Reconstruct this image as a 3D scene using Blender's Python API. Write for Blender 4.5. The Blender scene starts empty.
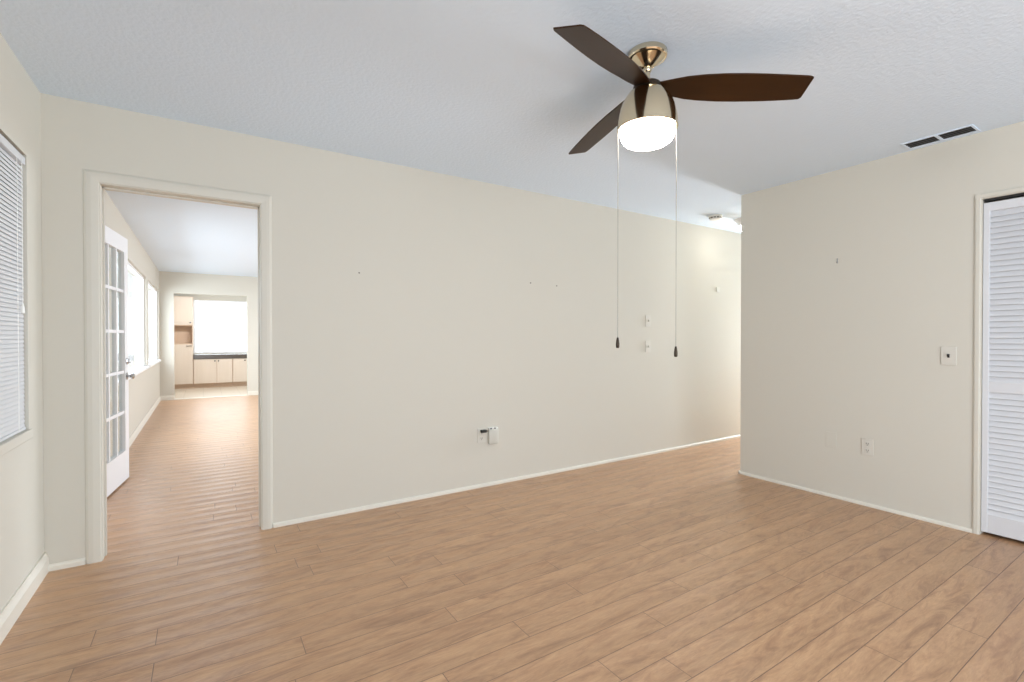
import bpy, bmesh, math, random
from mathutils import Vector, Matrix

random.seed(7)
S = bpy.context.scene
C = S.collection
PI = math.pi

# ---------------------------------------------------------------- camera
YAW = math.atan2(309, 479)            # the long wall recedes to the right of the view axis
cam_data = bpy.data.cameras.new('camera')
cam = bpy.data.objects.new('camera', cam_data)
C.objects.link(cam)
cam.location = (0, 0, 1.2025)
cam.rotation_euler = (PI/2-4/479, 0, -YAW)   # tilted down half a degree
cam_data.sensor_width = 36
cam_data.lens = 479/1024*36
cam_data.clip_start = 0.02
S.camera = cam

# ---------------------------------------------------------------- world, exposure
w = bpy.data.worlds.new('daylight')
S.world = w
w.use_nodes = True
w.node_tree.nodes['Background'].inputs[0].default_value = (0.93, 0.96, 1.0, 1)
w.node_tree.nodes['Background'].inputs[1].default_value = 1.8
S.view_settings.view_transform = 'Standard'
S.view_settings.look = 'None'
S.view_settings.exposure = 0.05
S.view_settings.gamma = 1.0
S.view_settings.use_curve_mapping = False
S.cycles.max_bounces = 12
S.cycles.diffuse_bounces = 8
S.cycles.glossy_bounces = 6
S.cycles.transparent_max_bounces = 12
S.cycles.sample_clamp_indirect = 6
S.cycles.caustics_reflective = False
S.cycles.caustics_refractive = False


def area(name, loc, direction, sx, sy, watts, col=(1, 1, 1)):
    """rectangular area light facing direction"""
    l = bpy.data.lights.new(name, 'AREA')
    l.shape = 'RECTANGLE'
    l.size, l.size_y, l.energy, l.color = sx, sy, watts, col
    o = bpy.data.objects.new(name, l)
    C.objects.link(o)
    o.location = loc
    o.rotation_euler = Vector(direction).to_track_quat('-Z', 'Y').to_euler()
    return o


DAY = (0.86, 0.95, 1.04)
# added fill at an invented rear opening, tilted up towards the ceiling
area('rear_fill', (0.95, -3.45, 0.95), (0.02, 1, 0.35), 3.3, 1.9, 172, DAY)
# added fill at an unseen left wall opening, brightens the right wall
area('side_fill', (-0.80, -1.55, 1.2), (1, 0, 0), 2.6, 1.7, 52, DAY)
# windows of the far room (left wall), its kitchen window
area('daylight_window', (-1.35, 7.21, 1.95), (1, 0, -0.5), 3.0, 1.8, 205, DAY)
area('daylight_window', (-1.35, 10.005, 1.95), (1, 0, -0.5), 2.0, 1.8, 140, DAY)
area('far_room_fill', (4.65, 7.2, 1.75), (-1, 0, -0.4), 5.4, 2.1, 255, DAY)  # added fill through an invented opening in the far room's right wall
area('daylight_kitchen', (0.6, 14.22, 1.45), (0, -1, 0), 1.6, 1.32, 17, DAY)
area('kitchen_fill', (0.5, 11.9, 2.42), (0, 0.55, -1), 1.2, 0.4, 70, (1, 1, 1))  # added fill to brighten the cabinet fronts, no fixture behind it
# added fill at an invented opening in the hallway end
area('hallway_fill', (9.06, 2.9, 1.1), (-1, 0, -0.12), 0.8, 1.9, 330, DAY)

# ---------------------------------------------------------------- materials


def srgb(r, g, b):
    f = lambda c: (c/255/12.92) if c/255 <= 0.04045 else ((c/255+0.055)/1.055)**2.4
    return (f(r), f(g), f(b), 1)


def mat(name, col, rough=0.5, metal=0.0, spec=0.5, bump=None, vary=0.0, vscale=3.0):
    m = bpy.data.materials.new(name)
    m.use_nodes = True
    nt = m.node_tree
    b = nt.nodes['Principled BSDF']
    b.inputs['Base Color'].default_value = col
    b.inputs['Roughness'].default_value = rough
    b.inputs['Metallic'].default_value = metal
    b.inputs['Specular IOR Level'].default_value = spec
    tc = nt.nodes.new('ShaderNodeTexCoord')
    if vary:
        n = nt.nodes.new('ShaderNodeTexNoise')
        n.inputs['Scale'].default_value = vscale
        n.inputs['Detail'].default_value = 3
        nt.links.new(tc.outputs['Object'], n.inputs['Vector'])
        mx = nt.nodes.new('ShaderNodeMix')
        mx.data_type = 'RGBA'
        mx.inputs[6].default_value = tuple(c*(1-vary) for c in col[:3])+(1,)
        mx.inputs[7].default_value = tuple(min(1, c*(1+vary)) for c in col[:3])+(1,)
        nt.links.new(n.outputs['Fac'], mx.inputs[0])
        nt.links.new(mx.outputs[2], b.inputs['Base Color'])
    if bump:
        sc, st, dist = bump
        n2 = nt.nodes.new('ShaderNodeTexNoise')
        n2.inputs['Scale'].default_value = sc
        n2.inputs['Detail'].default_value = 4
        nt.links.new(tc.outputs['Object'], n2.inputs['Vector'])
        bp = nt.nodes.new('ShaderNodeBump')
        bp.inputs['Strength'].default_value = st
        bp.inputs['Distance'].default_value = dist
        nt.links.new(n2.outputs['Fac'], bp.inputs['Height'])
        nt.links.new(bp.outputs['Normal'], b.inputs['Normal'])
    return m


def emit(name, col, strength):
    m = bpy.data.materials.new(name)
    m.use_nodes = True
    b = m.node_tree.nodes['Principled BSDF']
    b.inputs['Base Color'].default_value = (0.9, 0.9, 0.88, 1)
    b.inputs['Roughness'].default_value = 0.3
    b.inputs['Emission Color'].default_value = col
    b.inputs['Emission Strength'].default_value = strength
    return m


def glass_mat(name='window_glass', tint=(0.96, 0.98, 0.98, 1)):
    m = bpy.data.materials.new(name)
    m.use_nodes = True
    nt = m.node_tree
    nt.nodes.remove(nt.nodes['Principled BSDF'])
    t = nt.nodes.new('ShaderNodeBsdfTransparent')
    t.inputs[0].default_value = tint
    g = nt.nodes.new('ShaderNodeBsdfGlossy')
    g.inputs['Roughness'].default_value = 0.02
    lw = nt.nodes.new('ShaderNodeLayerWeight')
    lw.inputs['Blend'].default_value = 0.5
    pw = nt.nodes.new('ShaderNodeMath')
    pw.operation = 'POWER'
    pw.inputs[1].default_value = 5
    nt.links.new(lw.outputs['Facing'], pw.inputs[0])
    fr = nt.nodes.new('ShaderNodeMath')
    fr.operation = 'MULTIPLY_ADD'
    fr.inputs[1].default_value = 0.55
    fr.inputs[2].default_value = 0.04
    nt.links.new(pw.outputs[0], fr.inputs[0])
    mx = nt.nodes.new('ShaderNodeMixShader')
    nt.links.new(fr.outputs[0], mx.inputs[0])
    nt.links.new(t.outputs[0], mx.inputs[1])
    nt.links.new(g.outputs[0], mx.inputs[2])
    nt.links.new(mx.outputs[0], nt.nodes['Material Output'].inputs[0])
    return m


def floor_mat():
    m = bpy.data.materials.new('laminate_planks')
    m.use_nodes = True
    nt = m.node_tree
    N = nt.nodes.new
    L = nt.links.new
    b = nt.nodes['Principled BSDF']
    tc = N('ShaderNodeTexCoord')
    mp = N('ShaderNodeMapping')
    mp.inputs['Location'].default_value = (0.37, 0.058, 0)
    L(tc.outputs['Object'], mp.inputs['Vector'])
    sp = N('ShaderNodeSeparateXYZ')
    L(mp.outputs[0], sp.inputs[0])
    rw = N('ShaderNodeMath')
    rw.operation = 'DIVIDE'
    L(sp.outputs['Y'], rw.inputs[0])
    rw.inputs[1].default_value = 0.125
    fl = N('ShaderNodeMath')
    fl.operation = 'FLOOR'
    L(rw.outputs[0], fl.inputs[0])
    wn = N('ShaderNodeTexWhiteNoise')
    wn.noise_dimensions = '1D'
    L(fl.outputs[0], wn.inputs['W'])
    xo = N('ShaderNodeMath')
    xo.operation = 'MULTIPLY_ADD'
    L(wn.outputs['Value'], xo.inputs[0])
    xo.inputs[1].default_value = 1.22
    L(sp.outputs['X'], xo.inputs[2])
    cv = N('ShaderNodeCombineXYZ')
    L(xo.outputs[0], cv.inputs['X'])
    L(sp.outputs['Y'], cv.inputs['Y'])
    br = N('ShaderNodeTexBrick')
    br.offset = 0.0
    br.inputs['Scale'].default_value = 1
    br.inputs['Brick Width'].default_value = 1.22
    br.inputs['Row Height'].default_value = 0.125
    br.inputs['Mortar Size'].default_value = 0.0017
    br.inputs['Mortar Smooth'].default_value = 0.3
    br.inputs['Color1'].default_value = (0, 0, 0, 1)
    br.inputs['Color2'].default_value = (1, 1, 1, 1)
    br.inputs['Mortar'].default_value = (0.5, 0.5, 0.5, 1)
    L(cv.outputs[0], br.inputs['Vector'])
    # each plank shifts its grain
    off = N('ShaderNodeVectorMath')
    off.operation = 'MULTIPLY_ADD'
    L(br.outputs['Color'], off.inputs[0])
    off.inputs[1].default_value = (7.3, 3.1, 5.7)
    L(mp.outputs[0], off.inputs[2])

    def noise(scale3, detail, rough, dist):
        mm = N('ShaderNodeMapping')
        mm.inputs['Scale'].default_value = scale3
        L(off.outputs[0], mm.inputs['Vector'])
        n = N('ShaderNodeTexNoise')
        n.inputs['Scale'].default_value = 1
        n.inputs['Detail'].default_value = detail
        n.inputs['Roughness'].default_value = rough
        n.inputs['Distortion'].default_value = dist
        L(mm.outputs[0], n.inputs['Vector'])
        return n
    big = noise((2.6, 13, 1), 8, 0.68, 2.0)
    fine = noise((14, 85, 1), 5, 0.65, 1.2)

    def mixc(fac, a, bb):
        mx = N('ShaderNodeMix')
        mx.data_type = 'RGBA'
        L(fac, mx.inputs[0])
        for s, v in ((6, a), (7, bb)):
            if isinstance(v, tuple):
                mx.inputs[s].default_value = v
            else:
                L(v, mx.inputs[s])
        return mx.outputs[2]
    rp = N('ShaderNodeValToRGB')
    cr = rp.color_ramp
    cr.elements[0].position, cr.elements[0].color = 0.28, FLOOR_DARK
    cr.elements[1].position, cr.elements[1].color = 0.72, FLOOR_LIGHT
    e = cr.elements.new(0.5)
    e.color = FLOOR_MID
    L(big.outputs['Fac'], rp.inputs[0])
    rf = N('ShaderNodeMapRange')
    rf.inputs['From Min'].default_value = 0.35
    rf.inputs['From Max'].default_value = 0.75
    rf.inputs['To Min'].default_value = 0.0
    rf.inputs['To Max'].default_value = 0.5
    L(fine.outputs['Fac'], rf.inputs['Value'])
    c1 = mixc(rf.outputs[0], rp.outputs[0], FLOOR_DARK)
    pl = N('ShaderNodeMath')
    pl.operation = 'MULTIPLY'
    L(br.outputs['Color'], pl.inputs[0])
    pl.inputs[1].default_value = 0.16
    c2 = mixc(pl.outputs[0], c1, FLOOR_DARK)
    mo = N('ShaderNodeMath')
    mo.operation = 'MULTIPLY'
    L(br.outputs['Fac'], mo.inputs[0])
    mo.inputs[1].default_value = 0.75
    c3 = mixc(mo.outputs[0], c2, srgb(74, 50, 36))
    L(c3, b.inputs['Base Color'])
    b.inputs['Roughness'].default_value = 0.36
    b.inputs['Specular IOR Level'].default_value = 1.0
    # slight cupping of every plank plus the joint
    sx = N('ShaderNodeSeparateXYZ')
    L(mp.outputs[0], sx.inputs[0])
    a1 = N('ShaderNodeMath')
    a1.operation = 'MULTIPLY'
    L(sx.outputs['Y'], a1.inputs[0])
    a1.inputs[1].default_value = 2*PI/0.125
    a2 = N('ShaderNodeMath')
    a2.operation = 'COSINE'
    L(a1.outputs[0], a2.inputs[0])
    a3 = N('ShaderNodeMath')
    a3.operation = 'MULTIPLY_ADD'
    L(br.outputs['Fac'], a3.inputs[0])
    a3.inputs[1].default_value = -1.0
    L(a2.outputs[0], a3.inputs[2])
    a4 = N('ShaderNodeMath')
    a4.operation = 'MULTIPLY_ADD'
    L(fine.outputs['Fac'], a4.inputs[0])
    a4.inputs[1].default_value = 0.15
    L(a3.outputs[0], a4.inputs[2])
    bp = N('ShaderNodeBump')
    bp.inputs['Strength'].default_value = 0.5
    bp.inputs['Distance'].default_value = 0.0026
    L(a4.outputs[0], bp.inputs['Height'])
    L(bp.outputs['Normal'], b.inputs['Normal'])
    return m


def tile_mat():
    m = bpy.data.materials.new('kitchen_tile')
    m.use_nodes = True
    nt = m.node_tree
    b = nt.nodes['Principled BSDF']
    tc = nt.nodes.new('ShaderNodeTexCoord')
    br = nt.nodes.new('ShaderNodeTexBrick')
    br.offset = 0
    br.inputs['Scale'].default_value = 1
    br.inputs['Brick Width'].default_value = 0.33
    br.inputs['Row Height'].default_value = 0.33
    br.inputs['Mortar Size'].default_value = 0.004
    br.inputs['Color1'].default_value = srgb(206, 192, 174)
    br.inputs['Color2'].default_value = srgb(200, 186, 168)
    br.inputs['Mortar'].default_value = srgb(180, 168, 150)
    nt.links.new(tc.outputs['Object'], br.inputs['Vector'])
    nt.links.new(br.outputs['Color'], b.inputs['Base Color'])
    b.inputs['Roughness'].default_value = 0.35
    return m


def wood_mat(name, c1, c2, rough, axis_scale=(2, 30, 30), spec=0.5):
    m = mat(name, c1, rough, 0, spec)
    nt = m.node_tree
    b = nt.nodes['Principled BSDF']
    tc = nt.nodes['Texture Coordinate']
    mp = nt.nodes.new('ShaderNodeMapping')
    mp.inputs['Scale'].default_value = axis_scale
    nt.links.new(tc.outputs['Object'], mp.inputs['Vector'])
    n = nt.nodes.new('ShaderNodeTexNoise')
    n.inputs['Scale'].default_value = 1
    n.inputs['Detail'].default_value = 5
    n.inputs['Distortion'].default_value = 0.7
    nt.links.new(mp.outputs[0], n.inputs['Vector'])
    mx = nt.nodes.new('ShaderNodeMix')
    mx.data_type = 'RGBA'
    mx.inputs[6].default_value = c1
    mx.inputs[7].default_value = c2
    nt.links.new(n.outputs['Fac'], mx.inputs[0])
    nt.links.new(mx.outputs[2], b.inputs['Base Color'])
    return m


FLOOR_DARK = srgb(147, 108, 80)
FLOOR_MID = srgb(194, 152, 114)
FLOOR_LIGHT = srgb(209, 168, 127)

M_WALL = mat('cream_wall_paint', srgb(201, 197, 186), 0.65, 0, 0.3, bump=(55, 0.12, 0.002))
M_TRIM = mat('cream_trim_paint', srgb(201, 197, 186), 0.5, 0, 0.4)
M_BASE = mat('white_trim_paint', srgb(218, 214, 203), 0.4, 0, 0.4)
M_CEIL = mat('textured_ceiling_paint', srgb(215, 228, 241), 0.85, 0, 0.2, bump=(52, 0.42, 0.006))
M_FLOOR = floor_mat()
M_TILE = tile_mat()
M_WHITE = mat('white_door_paint', srgb(232, 233, 236), 0.4, 0, 0.4)
M_LOUVER = mat('white_louver_paint', srgb(206, 207, 210), 0.45, 0, 0.4)
M_BLIND = mat('white_aluminium_blind', srgb(203, 204, 206), 0.45)
M_PLASTIC = mat('cream_plastic', srgb(204, 200, 190), 0.4)
M_PLASTIC_W = mat('white_plastic', srgb(235, 235, 230), 0.4)
M_PLASTIC_G = mat('grey_white_plastic', srgb(196, 194, 184), 0.45)
M_DARK = mat('dark_slot', srgb(30, 28, 26), 0.7)
M_VENT = mat('vent_grey_metal', srgb(86, 88, 92), 0.5, 0.3)
M_NICKEL = mat('brushed_nickel', srgb(222, 208, 180), 0.16, 1.0, bump=None)
M_NAIL = mat('dull_nail_steel', srgb(112, 108, 100), 0.7)
M_CHROME = mat('satin_chrome', srgb(190, 190, 190), 0.25, 1.0)
M_BLADE = wood_mat('walnut_fan_blade', srgb(56, 32, 10), srgb(42, 23, 6), 0.38, (3, 40, 40), 0.2)
M_BRONZE = mat('dark_bronze', srgb(58, 48, 38), 0.35, 0.7)
M_CHAIN = mat('pull_chain_metal', srgb(150, 145, 136), 0.5, 0.6)
M_CAB = wood_mat('pale_maple', srgb(224, 211, 198), srgb(217, 202, 187), 0.45, (20, 20, 1.5))
M_CAB_EDGE = wood_mat('pale_maple_edge', srgb(208, 184, 162), srgb(198, 172, 150), 0.5, (20, 20, 1.5))
M_COUNTER = mat('dark_granite', srgb(84, 76, 70), 0.2, vary=0.4, vscale=60)
M_GLASS = glass_mat()
M_GLASS_DIM = glass_mat('dimmed_window_glass', (0.10, 0.105, 0.11, 1))  # dark tint added to cut the daylight reaching the blind
M_GLOBE = emit('lit_frosted_glass', (1.0, 0.96, 0.90, 1), 28.0)
M_DOME = emit('lit_hall_globe', (1.0, 0.96, 0.89, 1), 32.0)
M_SPACKLE = mat('wall_filler', srgb(206, 196, 180), 0.8)

# ---------------------------------------------------------------- mesh helpers


def box(bm, x0, x1, y0, y1, z0, z1, bev=0.0, mi=0):
    vs = [bm.verts.new((x, y, z)) for x in (x0, x1) for y in (y0, y1) for z in (z0, z1)]
    idx = [(0, 1, 3, 2), (4, 6, 7, 5), (0, 4, 5, 1), (2, 3, 7, 6), (0, 2, 6, 4), (1, 5, 7, 3)]
    fs = [bm.faces.new([vs[i] for i in f]) for f in idx]
    for f in fs:
        f.material_index = mi
    if bev:
        es = list({e for f in fs for e in f.edges})
        bmesh.ops.bevel(bm, geom=es, offset=bev, segments=2, affect='EDGES', profile=0.5)


def lathe(bm, prof, seg=48, cx=0, cy=0, mat4=None):
    """prof: list of (r, z) bottom-up or top-down, round the z axis"""
    rings = []
    for r, z in prof:
        if r < 1e-6:
            rings.append([bm.verts.new((cx, cy, z))])
        else:
            rings.append([bm.verts.new((cx+r*math.cos(2*PI*i/seg), cy+r*math.sin(2*PI*i/seg), z)) for i in range(seg)])
    allv = [v for r in rings for v in r]
    for a, b in zip(rings, rings[1:]):
        if len(a) == 1 and len(b) == 1:
            continue
        for i in range(seg):
            j = (i+1) % seg
            if len(a) == 1:
                bm.faces.new((a[0], b[i], b[j]))
            elif len(b) == 1:
                bm.faces.new((a[i], a[j], b[0]))
            else:
                bm.faces.new((a[i], a[j], b[j], b[i]))
    if mat4 is not None:
        bmesh.ops.transform(bm, matrix=mat4, verts=allv)
    return allv


def tube(bm, p0, p1, r, seg=10):
    p0, p1 = Vector(p0), Vector(p1)
    d = p1-p0
    q = d.to_track_quat('Z', 'Y').to_matrix().to_4x4()
    lathe(bm, [(0, 0), (r, 0), (r, d.length), (0, d.length)], seg, mat4=Matrix.Translation(p0) @ q)


def prism(bm, pts, axis, a0, a1):
    """extrude a closed 2D outline along an axis; pts in the other two axes in order"""
    def v3(p, a):
        return {'x': (a, p[0], p[1]), 'y': (p[0], a, p[1]), 'z': (p[0], p[1], a)}[axis]
    A = [bm.verts.new(v3(p, a0)) for p in pts]
    B = [bm.verts.new(v3(p, a1)) for p in pts]
    n = len(pts)
    bm.faces.new(A)
    bm.faces.new(list(reversed(B)))
    for i in range(n):
        j = (i+1) % n
        bm.faces.new((A[j], A[i], B[i], B[j]))


def link(name, bm, mats, parent=None, loc=(0, 0, 0), rotz=0.0, smooth=None):
    bmesh.ops.recalc_face_normals(bm, faces=bm.faces[:])
    me = bpy.data.meshes.new(name)
    bm.to_mesh(me)
    bm.free()
    for m in (mats if isinstance(mats, (list, tuple)) else [mats]):
        me.materials.append(m)
    if smooth is not None:
        me.polygons.foreach_set('use_smooth', [True]*len(me.polygons))
        me.set_sharp_from_angle(angle=math.radians(smooth))
    o = bpy.data.objects.new(name, me)
    C.objects.link(o)
    o.parent = parent
    o.location = loc
    o.rotation_euler = (0, 0, rotz)
    return o


def tag(o, label, cat, group=None, kind=None):
    o['label'] = label
    if cat:
        o['category'] = cat
    if group:
        o['group'] = group
    if kind:
        o['kind'] = kind
    return o


def thing(name, label, cat, loc=(0, 0, 0), rotz=0.0, group=None, kind=None):
    o = bpy.data.objects.new(name, None)
    o.empty_display_size = 0.1
    C.objects.link(o)
    o.location = loc
    o.rotation_euler = (0, 0, rotz)
    return tag(o, label, cat, group, kind)


def boxes(name, lst, m, parent=None, bev=0.0, loc=(0, 0, 0), rotz=0.0):
    bm = bmesh.new()
    for b in lst:
        box(bm, *b, bev=bev)
    return link(name, bm, m, parent, loc, rotz)


def struct(name, lst, m, label, cat, bev=0.0):
    return tag(boxes(name, lst, m, bev=bev), label, cat, kind='structure')


# ---------------------------------------------------------------- room shell
LX, RX, BY = -0.688, 3.967, 3.352     # left wall, right wall, long back wall
CH = 2.4425                           # ceiling height
T = 0.12
FARY = 11.2                           # far wall of the room seen through the doorway
KY = 14.02                            # kitchen back wall
RY = -3.35                             # rear wall behind the camera
EX = 9.0                              # end of the hallway
HY = 2.445                            # near side of the hallway
DX0, DX1, DZ = -0.462, 0.305, 2.026    # doorway in the long wall
NX = 3.9                              # right wall of the far room

struct('floor', [(LX-0.15, EX+T, RY-T, FARY+0.06, -0.1, 0)], M_FLOOR,
       'brown wood laminate floor with long planks running through both rooms', 'floor')
struct('floor_kitchen', [(LX-0.15, 2.8, FARY+0.06, KY+0.15, -0.1, 0)], M_TILE,
       'pale tiled kitchen floor beyond the far opening', 'floor')
struct('ceiling', [(LX-0.15, EX+T, RY-T, KY+0.15, CH, CH+0.1)], M_CEIL,
       'white ceiling with a fine knockdown texture', 'ceiling')


def wall_with_holes(axis, p0, p1, u0, u1, holes):
    """boxes of a wall between p0 and p1 (thickness), u0..u1 along it, holes (ua, ub, za, zb) in order"""
    out = []

    def add(a, b, za, zb):
        if b-a > 1e-4 and zb-za > 1e-4:
            out.append((p0, p1, a, b, za, zb) if axis == 'y' else (a, b, p0, p1, za, zb))
    cur = u0
    for ua, ub, za, zb in holes:
        add(cur, ua, 0, CH)
        add(ua, ub, 0, za)
        add(ua, ub, zb, CH)
        cur = ub
    add(cur, u1, 0, CH)
    return out


WIN = (1.45, 3.111, 0.768, 2.048)     # blind window
FD = (3.565, 4.378, 0.0, 2.05)          # outside door opening of the far room
WA = (5.70, 8.72, 0.78, 2.07)
WB = (8.99, 11.02, 0.78, 2.07)
CL = (-0.03, 0.902, 0.0, 2.04)       # closet opening
KO = (-0.468, 0.765, 0.0, 2.04)       # kitchen opening
KW = (-0.19, 1.40, 0.80, 2.12)        # kitchen window

struct('wall_left', wall_with_holes('y', LX-0.15, LX, RY, KY, [(-2.9, -0.2, 0.35, 2.05), WIN, FD, WA, WB]), M_WALL,  # opening behind the camera is added for the side fill
       'cream left wall running from the blind window into the far room', 'wall')
struct('wall_back', wall_with_holes('x', BY, BY+T, LX, EX, [(DX0, DX1, 0, DZ)]), M_WALL,
       'long cream wall with the open doorway', 'wall')
struct('wall_right', wall_with_holes('y', RX, RX+T, RY, HY, [CL]), M_WALL,
       'cream right wall with the louvered closet door, ending at the hallway corner', 'wall')
struct('wall_hallway', [(RX+T, EX, HY-T, HY, 0, CH)], M_WALL, 'cream near side wall of the hallway', 'wall')
struct('wall_hallway_end', wall_with_holes('y', EX, EX+T, HY-T, BY+T, [(2.5, 3.3, 0.05, 2.1)]), M_WALL, 'cream end wall of the hallway', 'wall')  # opening invented to let the hallway fill in
struct('wall_rear', wall_with_holes('x', RY-T, RY, LX-0.15, RX+T, [(-0.68, 2.6, 0.0, 1.9)]), M_WALL,  # opening added so the rear fill reaches the room
       'cream wall behind the viewer with a wide opening added for light', 'wall')
struct('wall_far', wall_with_holes('x', FARY, FARY+T, LX, NX, [KO]), M_WALL,
       'cream far wall with the square opening to the kitchen', 'wall')
struct('wall_far_room_right', wall_with_holes('y', NX, NX+T, BY+T, FARY+T, [(4.45, 9.95, 0.2, 2.2)]), M_WALL, 'cream right wall of the far room', 'wall')  # wide opening invented for the far room fill
struct('wall_kitchen_back', wall_with_holes('x', KY, KY+0.15, LX, 2.8, [KW]), M_WALL,
       'cream kitchen back wall with the bright window', 'wall')
struct('wall_kitchen_right', [(2.68, 2.8, FARY+T, KY, 0, CH)], M_WALL, 'cream kitchen right wall', 'wall')
struct('wall_closet', [(RX+0.72, RX+0.8, -0.3, 1.2, 0, CH), (RX+T, RX+0.72, -0.3, -0.22, 0, CH),
                       (RX+T, RX+0.72, 1.12, 1.2, 0, CH)], M_WALL, 'inner walls of the closet behind the louvered door', 'wall')

# baseboards


def base_y(name, y, side, x0, x1, h, label, t=0.012):
    bm = bmesh.new()
    s = side
    prism(bm, [(y, 0), (y+s*t, 0), (y+s*t, h*0.66), (y+s*t*0.55, h*0.86), (y+s*t*0.4, h), (y, h)], 'x', x0, x1)
    return tag(link(name, bm, M_BASE), label, 'baseboard', kind='structure')


def base_x(name, x, side, y0, y1, h, label, t=0.012):
    bm = bmesh.new()
    s = side
    prism(bm, [(x, 0), (x+s*t, 0), (x+s*t, h*0.66), (x+s*t*0.55, h*0.86), (x+s*t*0.4, h), (x, h)], 'y', y0, y1)
    return tag(link(name, bm, M_BASE), label, 'baseboard', kind='structure')


base_x('baseboard_left', LX, 1, RY, BY, 0.10, 'tall white baseboard along the left wall under the blind window', 0.018)
base_y('baseboard_back', BY, -1, DX1+0.062, EX, 0.027, 'low white baseboard along the long wall')
base_y('baseboard_corner', BY, -1, LX+0.018, DX0-0.066, 0.034, 'short white baseboard between left corner and doorway')
base_x('baseboard_right', RX, -1, 0.931, HY+0.012, 0.022, 'low white baseboard along the right wall')
base_y('baseboard_hallway', HY, 1, RX-0.012, EX, 0.03, 'low white baseboard inside the hallway')
base_x('baseboard_far_left', LX, 1, 4.44, FARY, 0.09, 'white baseboard under the far room windows')
base_y('baseboard_far', FARY, -1, LX+0.012, KO[0], 0.09, 'white baseboard left of the kitchen opening')
base_y('baseboard_far_right', FARY, -1, KO[1], NX, 0.09, 'white baseboard right of the kitchen opening')
struct('trim_threshold', [(KO[0], KO[1], FARY-0.02, FARY+0.10, 0, 0.012)], M_BASE,
       'pale threshold strip on the floor of the kitchen opening', 'trim', bev=0.003)

# doorway casing of the long wall: profiled boards on the room side, jamb lining with stop
t1 = thing('trim_doorway', 'cream casing around the open doorway in the long wall', 'door casing', (0, 0, 0), kind='structure')


def casing_profile(w_):
    # (distance from the opening, projection)
    return [(0, 0), (0, 0.009), (0.004, 0.012), (w_*0.5, 0.0145), (w_-0.014, 0.0135), (w_-0.004, 0.009), (w_, 0.004), (w_, 0)]


def casing_run(bm, x0, x1, ztop, wl, wr, wt, y):
    """a mitred casing round an opening on a wall facing -y"""
    for k, ((wa_, wb_)) in enumerate(((wl, wt), (wr, wt))):
        pr = casing_profile(1.0)
        pr = [(a, b) for a, b in pr]
        A, B = [], []
        for (u, d) in casing_profile(wa_):
            f = u/wa_
            x = x0-u if k == 0 else x1+u
            A.append(bm.verts.new((x, y-d, 0)))
            B.append(bm.verts.new((x, y-d, ztop+f*wt)))
        n = len(A)
        bm.faces.new(A)
        bm.faces.new(B[::-1])
        for i in range(n):
            j = (i+1) % n
            bm.faces.new((A[i], A[j], B[j], B[i]))
    A, B = [], []
    for (u, d) in casing_profile(wt):
        f = u/wt
        A.append(bm.verts.new((x0-f*wl, y-d, ztop+u)))
        B.append(bm.verts.new((x1+f*wr, y-d, ztop+u)))
    n = len(A)
    bm.faces.new(A)
    bm.faces.new(B[::-1])
    for i in range(n):
        j = (i+1) % n
        bm.faces.new((A[i], A[j], B[j], B[i]))


bm = bmesh.new()
casing_run(bm, DX0, DX1, DZ, 0.066, 0.060, 0.062, BY)
link('casing', bm, M_TRIM, t1)
JT = 0.004
boxes('jamb', [(DX0, DX0+JT, BY-0.004, BY+T+0.004, 0, DZ), (DX1-JT, DX1, BY-0.004, BY+T+0.004, 0, DZ),
               (DX0+JT, DX1-JT, BY-0.004, BY+T+0.004, DZ-JT, DZ),
               (DX0+JT, DX0+JT+0.006, BY+0.06, BY+0.095, 0, DZ-JT), (DX1-JT-0.006, DX1-JT, BY+0.06, BY+0.095, 0, DZ-JT),
               (DX0+JT, DX1-JT, BY+0.06, BY+0.095, DZ-JT-0.008, DZ-JT)], M_TRIM, t1)
tag(boxes('strike_plate', [(DX1-JT-0.0025, DX1-JT, BY+0.098, BY+T+0.002, 0.855, 0.915)], M_BRONZE, t1), 'small dark metal strike plate', None)

# closet casing
t2 = thing('trim_closet', 'narrow cream casing around the louvered closet door', 'door casing', (0, 0, 0), kind='structure')
bm = bmesh.new()
CW = 0.029
for yy, s in ((CL[1], 1), (CL[0], -1)):
    prism(bm, [(RX, yy), (RX-0.006, yy), (RX-0.009, yy+s*0.006), (RX-0.009, yy+s*CW*0.75), (RX-0.006, yy+s*CW), (RX, yy+s*CW)], 'z', 0, CL[3]+CW)
prism(bm, [(RX, CL[3]), (RX-0.006, CL[3]), (RX-0.0088, CL[3]+0.006), (RX-0.0088, CL[3]+CW*0.75), (RX-0.006, CL[3]+CW), (RX, CL[3]+CW)],
      'y', CL[0]-CW*0.9, CL[1]+CW*0.9)
link('casing', bm, M_TRIM, t2)
boxes('jamb', [(RX, RX+T, CL[1]-0.004, CL[1], 0, CL[3]), (RX, RX+T, CL[0], CL[0]+0.004, 0, CL[3]),
               (RX, RX+T, CL[0]+0.004, CL[1]-0.004, CL[3]-0.004, CL[3])], M_TRIM, t2)
boxes('door_track', [(RX+0.012, RX+0.045, CL[0]+0.01, CL[1]-0.01, CL[3]-0.018, CL[3]-0.004)], M_DARK, t2)

# bifold closet door, two louvered leaves
bif = thing('door_1', 'white louvered bifold closet door in the right wall', 'closet door', (RX+0.012, CL[1]-0.006, 0.020), kind='structure')


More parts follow.
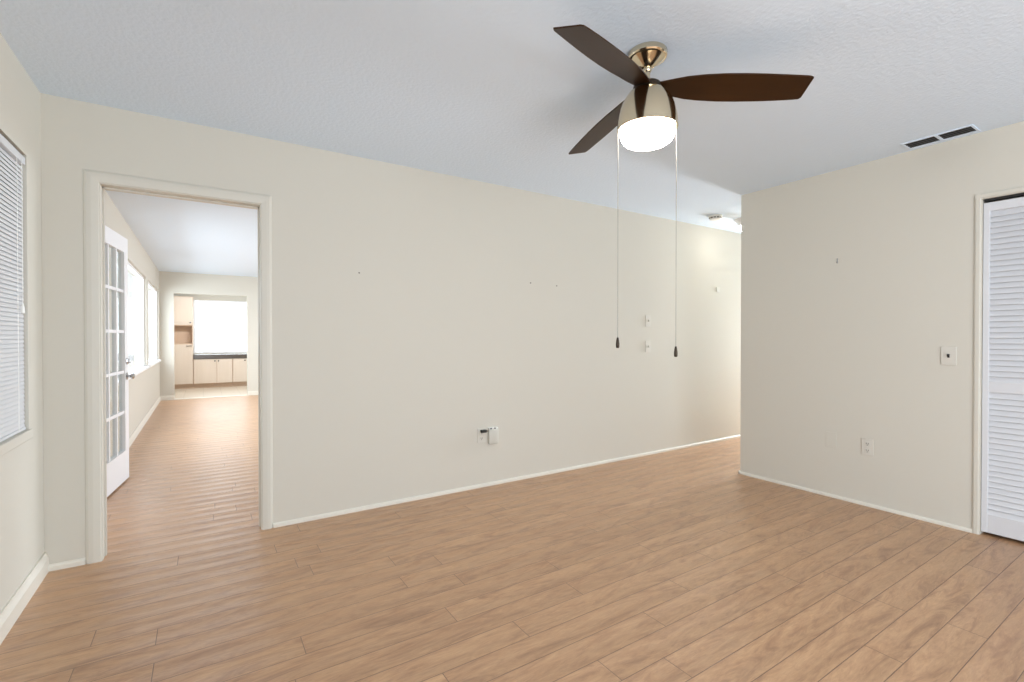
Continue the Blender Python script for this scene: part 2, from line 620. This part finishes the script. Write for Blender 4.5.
def bifold_leaf(y1, y0):
    h = 1.992
    th = 0.028
    st = 0.028
    bm = bmesh.new()
    box(bm, 0, th, y1-st, y1, 0, h, bev=0.002)
    box(bm, 0, th, y0, y0+st, 0, h, bev=0.002)
    rails = [(0, 0.112), (0.85, 0.915), (h-0.052, h)]
    for a, b in rails:
        box(bm, 0.002, th-0.002, y0+st-0.001, y1-st+0.001, a, b, bev=0.002)
    link('frame', bm, M_LOUVER, bif)
    bm = bmesh.new()
    for a, b in ((0.112, 0.85), (0.915, h-0.052)):
        n = round((b-a)/0.0335)
        for i in range(n):
            z = a+(i+0.5)*(b-a)/n
            # slat leaning out at the bottom
            pts = [(0.004, z-0.019), (0.008, z-0.021), (0.026, z+0.015), (0.022, z+0.018)]
            prism(bm, pts, 'y', y0+st-0.001, y1-st+0.001)
    link('louvers', bm, M_LOUVER, bif)


bm_w = (CL[1]-CL[0]-0.012)
# prism with axis y expects (x, z); leaves run along -y from the jamb
bifold_leaf(0.0, -bm_w/2+0.002)
bifold_leaf(-bm_w/2-0.002, -bm_w)
bm = bmesh.new()
lathe(bm, [(0, 0.03), (0.012, 0.03), (0.016, 0.024), (0.014, 0.014), (0.007, 0.008), (0.009, 0)], 20,
      mat4=Matrix.Translation((0, -bm_w/2+0.03, 0.88)) @ Matrix.Rotation(-PI/2, 4, 'Y'))
link('knob', bm, M_LOUVER, bif, smooth=40)

# ---------------------------------------------------------------- left window with blind
w1 = thing('window_1', 'window in the left wall behind the white blind', 'window', (LX, 0, 0), kind='structure')


def window_frame(root, u0, u1, z0, z1, mull, x=-0.11, glass=None):
    fw = 0.04
    lst = [(x-0.02, x+0.02, u0, u0+fw, z0, z1), (x-0.02, x+0.02, u1-fw, u1, z0, z1),
           (x-0.02, x+0.02, u0+fw, u1-fw, z0, z0+fw), (x-0.02, x+0.02, u0+fw, u1-fw, z1-fw, z1)]
    for mu in mull:
        lst.append((x-0.018, x+0.018, mu-0.022, mu+0.022, z0+fw, z1-fw))
    boxes('window_frame', lst, M_WHITE, root)
    boxes('glass_pane', [(x-0.002, x+0.002, u0+fw, u1-fw, z0+fw, z1-fw)], glass or M_GLASS, root)


window_frame(w1, *WIN, mull=[(WIN[0]+WIN[1])/2], glass=M_GLASS_DIM)
boxes('window_sill', [(-0.09, 0.012, WIN[0]-0.03, WIN[1]+0.018, WIN[2]-0.042, WIN[2]+0.003)], M_TRIM, w1, bev=0.005)

bl = thing('window_blind', 'white horizontal slat blind hanging in the left window', 'blind', (LX-0.018, WIN[1], WIN[3]))
BW = WIN[1]-WIN[0]-0.02
bm = bmesh.new()
box(bm, -0.016, 0.016, -BW-0.008, -0.008, -0.048, -0.014, bev=0.003)
link('headrail', bm, M_BLIND, bl)
bm = bmesh.new()
zt, zb = -0.062, WIN[2]-WIN[3]+0.03
ns = 62
tilt = math.radians(67)
for i in range(ns):
    z = zt+(zb-zt)*i/(ns-1)
    # a curved slat: room-side edge down
    pts = []
    for k in range(5):
        u = (k/4-0.5)*0.027
        bow = 0.0045*(1-(2*k/4-1)**2)
        pts.append((u*math.cos(tilt)+bow*math.sin(tilt), -u*math.sin(tilt)+bow*math.cos(tilt)))
    top = [(x, z+zz) for x, zz in pts]
    bot = [(x, z+zz-0.0008) for x, zz in reversed(pts)]
    prism(bm, top+bot, 'y', -BW-0.008, -0.004)
link('slats', bm, M_BLIND, bl)
boxes('bottom_rail', [(-0.011, 0.011, -BW-0.008, -0.009, WIN[2]-WIN[3]+0.004, WIN[2]-WIN[3]+0.018)], M_BLIND, bl, bev=0.003)
for yy in (-0.12, -0.62, -1.1, -BW+0.1):
    bm = bmesh.new()
    for xx in (-0.013, 0.0135):
        tube(bm, (xx, yy, -0.045), (xx, yy, WIN[2]-WIN[3]+0.016), 0.0011, 6)
    link('ladder_cord', bm, M_PLASTIC_W, bl)
bm = bmesh.new()
tube(bm, (0.019, -0.075, -0.04), (0.019, -0.075, -0.70), 0.0013, 6)
lc = link('lift_cord', bm, M_PLASTIC_W, bl)
bm = bmesh.new()
lathe(bm, [(0, -0.74), (0.007, -0.737), (0.006, -0.715), (0.0025, -0.695), (0, -0.694)], 14, 0.019, -0.075)
link('cord_tassel', bm, M_PLASTIC_W, lc, smooth=40)

# ---------------------------------------------------------------- far room: windows, glazed door
for n, W, lab in ((2, WA, 'long bright window in the far room beside the glazed door'), (3, WB, 'shorter bright window next to the far room corner')):
    wr = thing('window_%d' % n, lab, 'window', (LX, 0, 0), kind='structure')
    window_frame(wr, *W, mull=[], x=-0.05)
    boxes('window_sill', [(-0.09, 0.03, W[0]-0.03, W[1]+0.03, W[2]-0.03, W[2]+0.003)], M_WHITE, wr, bev=0.004)
wk = thing('window_4', 'bright kitchen window above the dark counter', 'window', (0, KY, 0), kind='structure')
fw = 0.035
boxes('window_frame', [(KW[0], KW[0]+fw, 0.05, 0.09, KW[2], KW[3]), (KW[1]-fw, KW[1], 0.05, 0.09, KW[2], KW[3]),
                       (KW[0]+fw, KW[1]-fw, 0.05, 0.09, KW[2], KW[2]+fw), (KW[0]+fw, KW[1]-fw, 0.05, 0.09, KW[3]-fw, KW[3])], M_WHITE, wk)
boxes('glass_pane', [(KW[0]+fw, KW[1]-fw, 0.068, 0.072, KW[2]+fw, KW[3]-fw)], M_GLASS, wk)

fdc = thing('trim_outside_door', 'white casing around the outside door opening of the far room', 'door casing', (0, 0, 0), kind='structure')
boxes('casing', [(LX, LX+0.014, FD[0]-0.06, FD[0], 0, FD[3]+0.06), (LX, LX+0.006, FD[1], FD[1]+0.06, 0, FD[3]+0.06),
                 (LX, LX+0.014, FD[0], FD[1], FD[3], FD[3]+0.06)], M_BASE, fdc)

DW, DT, DH = 0.806, 0.034, 2.012
fd = thing('door_2', 'white fifteen-pane glazed door swung open against the far room wall', 'door', (-0.630, 4.375, 0.015),
           math.atan2(0.596, 0.073), kind='structure')
ST, TOPR, BOTR = 0.105, 0.115, 0.235
gx0, gx1, gz0, gz1 = ST, DW-ST, BOTR, DH-TOPR
boxes('door_frame', [(0, ST, 0, DT, 0, DH), (DW-ST, DW, 0, DT, 0, DH), (ST, DW-ST, 0, DT, 0, BOTR), (ST, DW-ST, 0, DT, DH-TOPR, DH)], M_WHITE, fd)
lst = []
mw = 0.024
for i in (1, 2):
    x = gx0+(gx1-gx0)*i/3
    lst.append((x-mw/2, x+mw/2, 0.002, DT-0.002, gz0, gz1))
for i in range(1, 5):
    z = gz0+(gz1-gz0)*i/5
    lst.append((gx0, gx1, 0.003, DT-0.003, z-mw/2, z+mw/2))
# glazing beads round the glass
for a in (gx0, gx1-0.012):
    lst.append((a, a+0.012, -0.004, DT+0.004, gz0, gz1))
for a in (gz0, gz1-0.012):
    lst.append((gx0+0.012, gx1-0.012, -0.004, DT+0.004, a, a+0.012))
boxes('muntins', lst, M_WHITE, fd)
boxes('glass_pane', [(gx0, gx1, DT/2-0.002, DT/2+0.002, gz0, gz1)], M_GLASS, fd)
bm = bmesh.new()
kx, kz = DW-0.06, 0.86
for sgn, y0 in ((-1, 0), (1, DT)):
    R_ = Matrix.Translation((kx, y0, kz)) @ Matrix.Rotation(PI/2 if sgn < 0 else -PI/2, 4, 'X')
    lathe(bm, [(0.030, 0), (0.030, 0.006), (0.012, 0.010), (0.011, 0.026), (0.024, 0.034), (0.026, 0.044), (0.018, 0.054), (0, 0.056)], 24, mat4=R_)
link('door_knob', bm, M_CHROME, fd, smooth=40)
bm = bmesh.new()
R_ = Matrix.Translation((kx, 0, 0.985)) @ Matrix.Rotation(PI/2, 4, 'X')
lathe(bm, [(0.027, 0), (0.027, 0.008), (0.020, 0.012), (0, 0.012)], 24, mat4=R_)
box(bm, kx-0.004, kx+0.004, -0.028, -0.010, 0.970, 1.0, bev=0.002)
link('deadbolt', bm, M_CHROME, fd, smooth=40)
bm = bmesh.new()
for z in (0.2, 1.0, 1.85):
    tube(bm, (0, 0.0, z), (0, 0.0, z+0.09), 0.006, 12)
link('hinge', bm, M_CHROME, fd, smooth=40)

# ---------------------------------------------------------------- kitchen


def panel_door(bm, x0, x1, z0, z1, y):
    """a framed cabinet door on a front facing -y"""
    box(bm, x0, x1, y-0.018, y, z0, z1, bev=0.003)
    r = 0.055
    box(bm, x0+r, x1-r, y-0.0215, y-0.017, z0+r, z1-r, bev=0.0015)


def knob(parent, x, z, y, m=None):
    bm = bmesh.new()
    lathe(bm, [(0.006, 0), (0.006, 0.012), (0.015, 0.018), (0.016, 0.024), (0.010, 0.029), (0, 0.030)], 16,
          mat4=Matrix.Translation((x, y, z)) @ Matrix.Rotation(PI/2, 4, 'X'))
    return link('knob', bm, m or M_BRONZE, parent, smooth=40)


PY = 13.42
px0, px1 = LX+0.004, -0.196
pan = thing('pantry_cabinet', 'tall pale maple pantry cabinet with an open niche, left of the kitchen window', 'cabinet', (0, PY, 0))
D = KY-PY-0.004
boxes('body', [(px0, px0+0.018, 0, D, 0.1, 2.14), (px1-0.018, px1, 0, D, 0.1, 2.14), (px0+0.018, px1-0.018, D-0.01, D, 0.1, 2.14),
               (px0+0.018, px1-0.018, 0, D-0.01, 0.1, 0.12), (px0+0.018, px1-0.018, 0, D-0.01, 1.02, 1.05),
               (px0+0.018, px1-0.018, 0, D-0.01, 1.46, 1.49), (px0+0.018, px1-0.018, 0.22, 0.232, 1.05, 1.46), (px0+0.018, px1-0.018, 0, D-0.01, 2.12, 2.14)], M_CAB_EDGE, pan)
boxes('toe_kick', [(px0, px1, 0.05, D, 0, 0.1)], M_CAB_EDGE, pan)
for z0, z1, kzz in ((0.115, 1.03, 0.965), (1.48, 2.13, 1.54)):
    bm = bmesh.new()
    panel_door(bm, px0+0.006, px1-0.006, z0, z1, -0.001)
    d = link('door', bm, M_CAB, pan)
    if z0 < 1:
        bm = bmesh.new()
        tube(bm, (px1-0.13, -0.045, 0.995), (px1-0.02, -0.045, 0.995), 0.006, 10)
        for xx in (px1-0.12, px1-0.03):
            tube(bm, (xx, -0.045, 0.995), (xx, -0.018, 0.995), 0.005, 8)
        link('handle', bm, M_BRONZE, d, smooth=40)
    else:
        knob(d, px1-0.05, kzz, -0.018, M_CHROME)


def base_cabinet(x0, x1, splits, knobs, label):
    c = thing('base_cabinet', label, 'cabinet', (x0, PY, 0), group='base cabinets under the kitchen window')
    wd = x1-x0
    boxes('body', [(0, wd, 0, D, 0.1, 0.685)], M_CAB_EDGE, c)
    boxes('toe_kick', [(0, wd, 0.05, D, 0, 0.1)], M_CAB_EDGE, c)
    for (a, b), k in zip(splits, knobs):
        bm = bmesh.new()
        panel_door(bm, a-x0, b-x0, 0.11, 0.675, -0.001)
        d = link('door', bm, M_CAB, c)
        knob(d, k-x0, 0.635, -0.018)


base_cabinet(px1+0.003, 0.600, [(px1+0.012, 0.268), (0.276, 0.592)], [0.235, 0.309], 'pale maple two-door base cabinet beside the tall pantry')
base_cabinet(0.603, 1.40, [(0.610, 0.998), (1.006, 1.392)], [0.86, 1.05], 'pale maple base cabinet farther right, partly behind the opening edge')
bm = bmesh.new()
box(bm, px1+0.003, 1.42, -0.03, D, 0.685, 0.785, bev=0.004)
ct = link('countertop', bm, M_COUNTER, loc=(0, PY, 0))
tag(ct, 'dark granite countertop on the maple base cabinets under the kitchen window', 'countertop')

# ---------------------------------------------------------------- ceiling fan
FX, FY = 1.635, 1.4445
fan = thing('ceiling_fan', 'three-blade ceiling fan with walnut blades and a lit nickel drum', 'ceiling fan', (FX, FY, CH))
z = lambda h: h-CH
bm = bmesh.new()
lathe(bm, [(0.0, 0.0), (0.081, 0.0), (0.083, -0.003), (0.083, -0.022), (0.079, -0.027), (0.072, -0.028), (0.068, -0.030), (0.052, -0.044),
           (0.034, -0.058), (0.024, -0.066), (0.019, -0.068), (0, -0.068)], 64)
link('canopy', bm, M_NICKEL, fan, smooth=35)
bm = bmesh.new()
lathe(bm, [(0, -0.060), (0.014, -0.062), (0.019, -0.073), (0.016, -0.084), (0.0115, -0.088), (0.0115, -0.130), (0.0, -0.130)], 32)
link('downrod', bm, M_NICKEL, fan, smooth=40)
bm = bmesh.new()
lathe(bm, [(0, -0.118), (0.018, -0.119), (0.024, -0.124), (0.040, -0.132), (0.056, -0.140), (0.060, -0.146), (0.060, z(2.262)), (0, z(2.262))], 48)
link('blade_hub', bm, M_BRONZE, fan, smooth=40)
bm = bmesh.new()
lathe(bm, [(0, z(2.268)), (0.076, z(2.268)), (0.081, z(2.265)), (0.086, z(2.257)), (0.095, z(2.245)), (0.106, z(2.226)), (0.116, z(2.198)),
           (0.1235, z(2.165)), (0.1275, z(2.135)), (0.1285, z(2.110)), (0.126, z(2.1075)), (0, z(2.1075))], 72)
link('motor_housing', bm, M_NICKEL, fan, smooth=35)
bm = bmesh.new()
gp = [(0.0, z(2.109)), (0.115, z(2.109))]
for k in range(0, 13):
    a = k/12*PI/2
    gp.append((0.076+0.040*math.cos(a)**0.8, z(2.098)-0.050*math.sin(a)))
gp.append((0.035, z(2.098)-0.0525))
gp.append((0, z(2.098)-0.053))
lathe(bm, gp, 64)
link('glass_shade', bm, M_GLOBE, fan, smooth=50)

# blade outline: (u along the blade, left edge, right edge) looking outward
OUT = [(0.030, 0.030, -0.030), (0.070, 0.040, -0.040), (0.110, 0.052, -0.050), (0.160, 0.063, -0.060), (0.220, 0.071, -0.069), (0.300, 0.076, -0.075),
       (0.380, 0.076, -0.076), (0.460, 0.073, -0.074), (0.540, 0.068, -0.070), (0.605, 0.062, -0.066)]
PITCH = 0.27
BZ = 2.292
DROOP = 0.088


def blade(ang):
    bm = bmesh.new()
    left = [(u, l) for u, l, r in OUT]+[(0.630, 0.058), (0.638, 0.048)]
    right = [(u, r) for u, l, r in OUT]+[(0.632, -0.064), (0.645, -0.058)]
    pts = left+right[::-1]
    th = 0.006

    def pos(u, v, dz):
        tw = PITCH*min(1, 0.35+u/0.25)
        return (u, v*math.cos(tw), -v*math.sin(tw)+dz-DROOP*u)
    # cross strips so that the blade twists smoothly
    nL = len(left)
    V = []
    NC = 6
    for (ul, vl), (ur, vr) in zip(left, right):
        row_t, row_b = [], []
        for c in range(NC+1):
            f = c/NC
            u = ul+(ur-ul)*f
            v = vl+(vr-vl)*f
            row_t.append(bm.verts.new(pos(u, v, th/2)))
            row_b.append(bm.verts.new(pos(u, v, -th/2)))
        V.append((row_t, row_b))
    for (t0, b0), (t1_, b1) in zip(V, V[1:]):
        for c in range(NC):
            bm.faces.new((t0[c], t0[c+1], t1_[c+1], t1_[c]))
            bm.faces.new((b0[c+1], b0[c], b1[c], b1[c+1]))
        bm.faces.new((t0[0], t1_[0], b1[0], b0[0]))
        bm.faces.new((t1_[NC], t0[NC], b0[NC], b1[NC]))
    for (tt, bb), fl in ((V[0], 0), (V[-1], 1)):
        for c in range(NC):
            bm.faces.new((tt[c], tt[c+1], bb[c+1], bb[c]))
    o = link('blade', bm, M_BLADE, fan, (0, 0, z(BZ)), math.radians(ang), smooth=30)

for a in (-42, 78, 198):
    blade(a)

# pull chains at the two sides of the drum as seen from the room
rx, ry = math.cos(YAW), -math.sin(YAW)


def chain(s, length):
    bx, by = s*0.1275*rx, s*0.1275*ry
    zz = z(2.112)
    bm = bmesh.new()
    lathe(bm, [(0.0, zz+0.012), (0.005, zz+0.011), (0.006, zz+0.002), (0.003, zz-0.006), (0, zz-0.006)], 12, bx, by)
    tube(bm, (bx, by, zz), (bx, by, zz-length), 0.0013, 8)
    c = link('pull_chain', bm, M_CHAIN, fan, smooth=40)
    bm = bmesh.new()
    ze = zz-length
    lathe(bm, [(0, ze+0.004), (0.004, ze+0.002), (0.0065, ze-0.012), (0.0082, ze-0.026), (0.0075, ze-0.040), (0.005, ze-0.044), (0, ze-0.044)], 16, bx, by)
    link('chain_pendant', bm, M_BRONZE, c, smooth=40)


chain(-1, 0.914)
chain(1, 0.953)

# ---------------------------------------------------------------- ceiling fixtures
vt = thing('ceiling_vent', 'white framed air vent with two dark louvered halves in the ceiling', 'vent', (3.845, 1.07, CH))
VX, VY = 0.074, 0.172
VF = 0.013
boxes('frame', [(-VX, -VX+VF, -VY, VY, -0.006, -0.0005), (VX-VF, VX, -VY, VY, -0.006, -0.0005), (-VX+VF, VX-VF, -VY, -VY+VF, -0.006, -0.0005),
                (-VX+VF, VX-VF, VY-VF, VY, -0.006, -0.0005), (-VX+VF, VX-VF, -0.009, 0.009, -0.006, -0.0005)], M_CEIL, vt, bev=0.0015)
boxes('duct', [(-VX+VF-0.002, VX-VF+0.002, -VY+VF-0.002, VY-VF+0.002, -0.0012, -0.0005)], M_DARK, vt)
for ya, yb in ((-VY+VF, -0.009), (0.009, VY-VF)):
    bm = bmesh.new()
    for i in range(4):
        x = -VX+VF+(i+0.5)*(2*VX-2*VF)/4
        prism(bm, [(x-0.013, -0.0058), (x-0.0118, -0.0063), (x+0.010, -0.0022), (x+0.0088, -0.0016)], 'y', ya, yb)
    link('louvers', bm, M_VENT, vt)

sd = thing('smoke_detector', 'small round white smoke detector on the hallway ceiling', 'smoke detector', (4.41, 3.0, CH))
bm = bmesh.new()
lathe(bm, [(0, 0), (0.068, 0), (0.070, -0.004), (0.069, -0.014), (0, -0.014)], 40)
link('base', bm, M_PLASTIC_W, sd, smooth=40)
bm = bmesh.new()
lathe(bm, [(0, -0.014), (0.058, -0.014), (0.058, -0.030), (0.050, -0.040), (0, -0.042)], 40)
link('cover', bm, M_PLASTIC_W, sd, smooth=40)
bm = bmesh.new()
for k in range(12):
    a = 2*PI*k/12
    v0 = bm.verts[:] and None
    tmp = bmesh.new()
    box(tmp, 0.0565, 0.0592, -0.011, 0.011, -0.029, -0.019)
    bmesh.ops.transform(tmp, matrix=Matrix.Rotation(a, 4, 'Z'), verts=tmp.verts[:])
    me_ = bpy.data.meshes.new('slot_tmp')
    tmp.to_mesh(me_)
    tmp.free()
    bm.from_mesh(me_)
    bpy.data.meshes.remove(me_)
link('vent_slots', bm, M_DARK, sd)

dl = thing('ceiling_light', 'lit white globe light on the hallway ceiling, half hidden by the wall corner', 'ceiling light', (4.80, 2.90, CH))
bm = bmesh.new()
lathe(bm, [(0, 0), (0.120, 0), (0.122, -0.006), (0.108, -0.022), (0.092, -0.034), (0.087, -0.050), (0.087, -0.076), (0, -0.076)], 48)  # opaque lower collar added to shield the ceiling from the glow
link('base', bm, M_WHITE, dl, smooth=40)
bm = bmesh.new()
gp = [(0.0, -0.076), (0.083, -0.076)]
for k in range(0, 11):
    a = k/10*PI/2
    gp.append((0.084*math.cos(a), -0.082-0.060*math.sin(a)))
gp[-1] = (0, gp[-1][1])
lathe(bm, gp, 40)
link('glass_shade', bm, M_DOME, dl, smooth=50)

# ---------------------------------------------------------------- wall plates


def to_wall(wall, u, h):
    """position and turn of a plate whose local front is -y"""
    return ((u, BY, h), 0.0) if wall == 'back' else ((RX, u, h), -PI/2)


def plate(bm, w_, h_, t=0.006):
    box(bm, -w_/2, w_/2, -t, -0.0002, -h_/2, h_/2, bev=0.0018)


def screw(bm, x, zz, t=0.006):
    lathe(bm, [(0.003, 0), (0.003, 0.0012), (0, 0.0015)], 10, mat4=Matrix.Translation((x, -t, zz)) @ Matrix.Rotation(PI/2, 4, 'X'))


def outlet(name, label, wall, u, h):
    loc, rz = to_wall(wall, u, h)
    o = thing(name, label, 'outlet', loc, rz)
    bm = bmesh.new()
    plate(bm, 0.072, 0.116)
    screw(bm, 0, 0)
    link('cover_plate', bm, M_PLASTIC, o)
    for zz in (0.024, -0.024):
        bm = bmesh.new()
        box(bm, -0.017, 0.017, -0.0085, -0.005, zz-0.014, zz+0.014, bev=0.002)
        r = link('socket', bm, M_PLASTIC, o)
        bm = bmesh.new()
        for xx in (-0.006, 0.006):
            box(bm, xx-0.0015, xx+0.0015, -0.0090, -0.0084, zz-0.003, zz+0.008)
        box(bm, -0.0025, 0.0025, -0.0090, -0.0084, zz-0.011, zz-0.006)
        link('slots', bm, M_DARK, r)
    return o


def switch(name, label, wall, u, h, w_=0.072):
    loc, rz = to_wall(wall, u, h)
    o = thing(name, label, 'light switch', loc, rz)
    bm = bmesh.new()
    plate(bm, w_, 0.116)
    screw(bm, 0, 0.042)
    screw(bm, 0, -0.042)
    link('cover_plate', bm, M_PLASTIC, o)
    bm = bmesh.new()
    prism(bm, [(-0.006, -0.012), (-0.020, 0.004), (-0.018, 0.012), (-0.006, 0.012)], 'x', -0.005, 0.005)
    link('toggle', bm, M_DARK if wall == 'right' else M_PLASTIC, o)
    return o


outlet('wall_outlet', 'cream double outlet low on the right wall near the closet', 'right', 1.485, 0.42)
switch('light_switch', 'cream light switch with dark toggle on the right wall beside the closet', 'right', 1.048, 1.083, 0.076)
switch('light_switch', 'upper of two cream switches stacked on the long wall between the pull chains', 'back', 3.808, 1.366)
switch('light_switch', 'lower of two cream switches stacked on the long wall between the pull chains', 'back', 3.808, 1.105)

bp_ = thing('blank_plate', 'blank wall plate painted over, left of the outlet on the right wall', 'wall plate', (RX, 1.72, 0.43), -PI/2)
bm = bmesh.new()
plate(bm, 0.072, 0.116, 0.004)
link('cover_plate', bm, M_WALL, bp_)
for zz in (0.042, -0.042):
    bm = bmesh.new()
    screw(bm, 0, zz, 0.004)
    link('screw', bm, M_WALL, bp_)

cp = thing('small_wall_plate', 'tiny square white plate high on the long wall near the hallway corner', 'wall plate', (4.975, BY, 1.745), 0)
bm = bmesh.new()
plate(bm, 0.055, 0.055, 0.008)
link('cover_plate', bm, M_PLASTIC, cp)

# the outlet with a plug in it and the box beside it
ol = outlet('wall_outlet', 'white double outlet low on the long wall with a dark plug in it', 'back', 1.868, 0.415)
pl = thing('plug', 'small dark plug in the top socket of the low outlet on the long wall', 'plug', (1.878, BY-0.0092, 0.450), 0)
bm = bmesh.new()
box(bm, -0.024, 0.022, -0.030, -0.0002, -0.010, 0.011, bev=0.003)
link('body', bm, M_DARK, pl)
bm = bmesh.new()
tube(bm, (0.022, -0.022, 0), (0.034, -0.022, 0.001), 0.0035, 8)
link('strain_relief', bm, M_DARK, pl)

db = thing('wall_box', 'white plastic jack box beside the low outlet on the long wall', 'jack box', (1.972, BY, 0.408), 0)
bm = bmesh.new()
box(bm, -0.046, 0.046, -0.030, -0.0002, -0.070, 0.050, bev=0.010)
link('cover', bm, M_PLASTIC_G, db, smooth=40)
bm = bmesh.new()
box(bm, -0.042, 0.042, -0.024, -0.0002, 0.050, 0.064, bev=0.003)
for xx in (-0.026, 0.010):
    box(bm, xx-0.008, xx+0.008, -0.0252, -0.0235, 0.053, 0.061, mi=1)
link('connector_strip', bm, [M_PLASTIC_W, M_DARK], db)

# hook on the right wall, nails in the long wall
hk = thing('wall_hook', 'small metal picture hook on the right wall above the outlet', 'hook', (RX, 1.685, 1.768), -PI/2)
bm = bmesh.new()
box(bm, -0.004, 0.004, -0.0035, -0.0002, -0.018, 0.018, bev=0.001)
link('plate', bm, M_CHROME, hk)
bm = bmesh.new()
for a, b in (((0, -0.003, -0.014), (0, -0.014, -0.017)), ((0, -0.014, -0.017), (0, -0.018, -0.006))):
    tube(bm, a, b, 0.002, 8)
link('prong', bm, M_CHROME, hk)
for u, h, lab in ((0.905, 1.644, 'lone tiny nail in the long wall nearest the doorway'),
                  (2.345, 1.663, 'left of two tiny nails in the middle of the long wall'),
                  (2.626, 1.654, 'right of two tiny nails in the middle of the long wall')):
    bm = bmesh.new()
    lathe(bm, [(0.0, -0.0), (0.002, 0.0), (0.002, 0.009), (0.0055, 0.0095), (0.0055, 0.0115), (0, 0.012)], 12,
          mat4=Matrix.Rotation(PI/2, 4, 'X'))
    tag(link('nail', bm, M_NAIL, loc=(u, BY, h)), lab, 'nail', 'nails in the long wall')
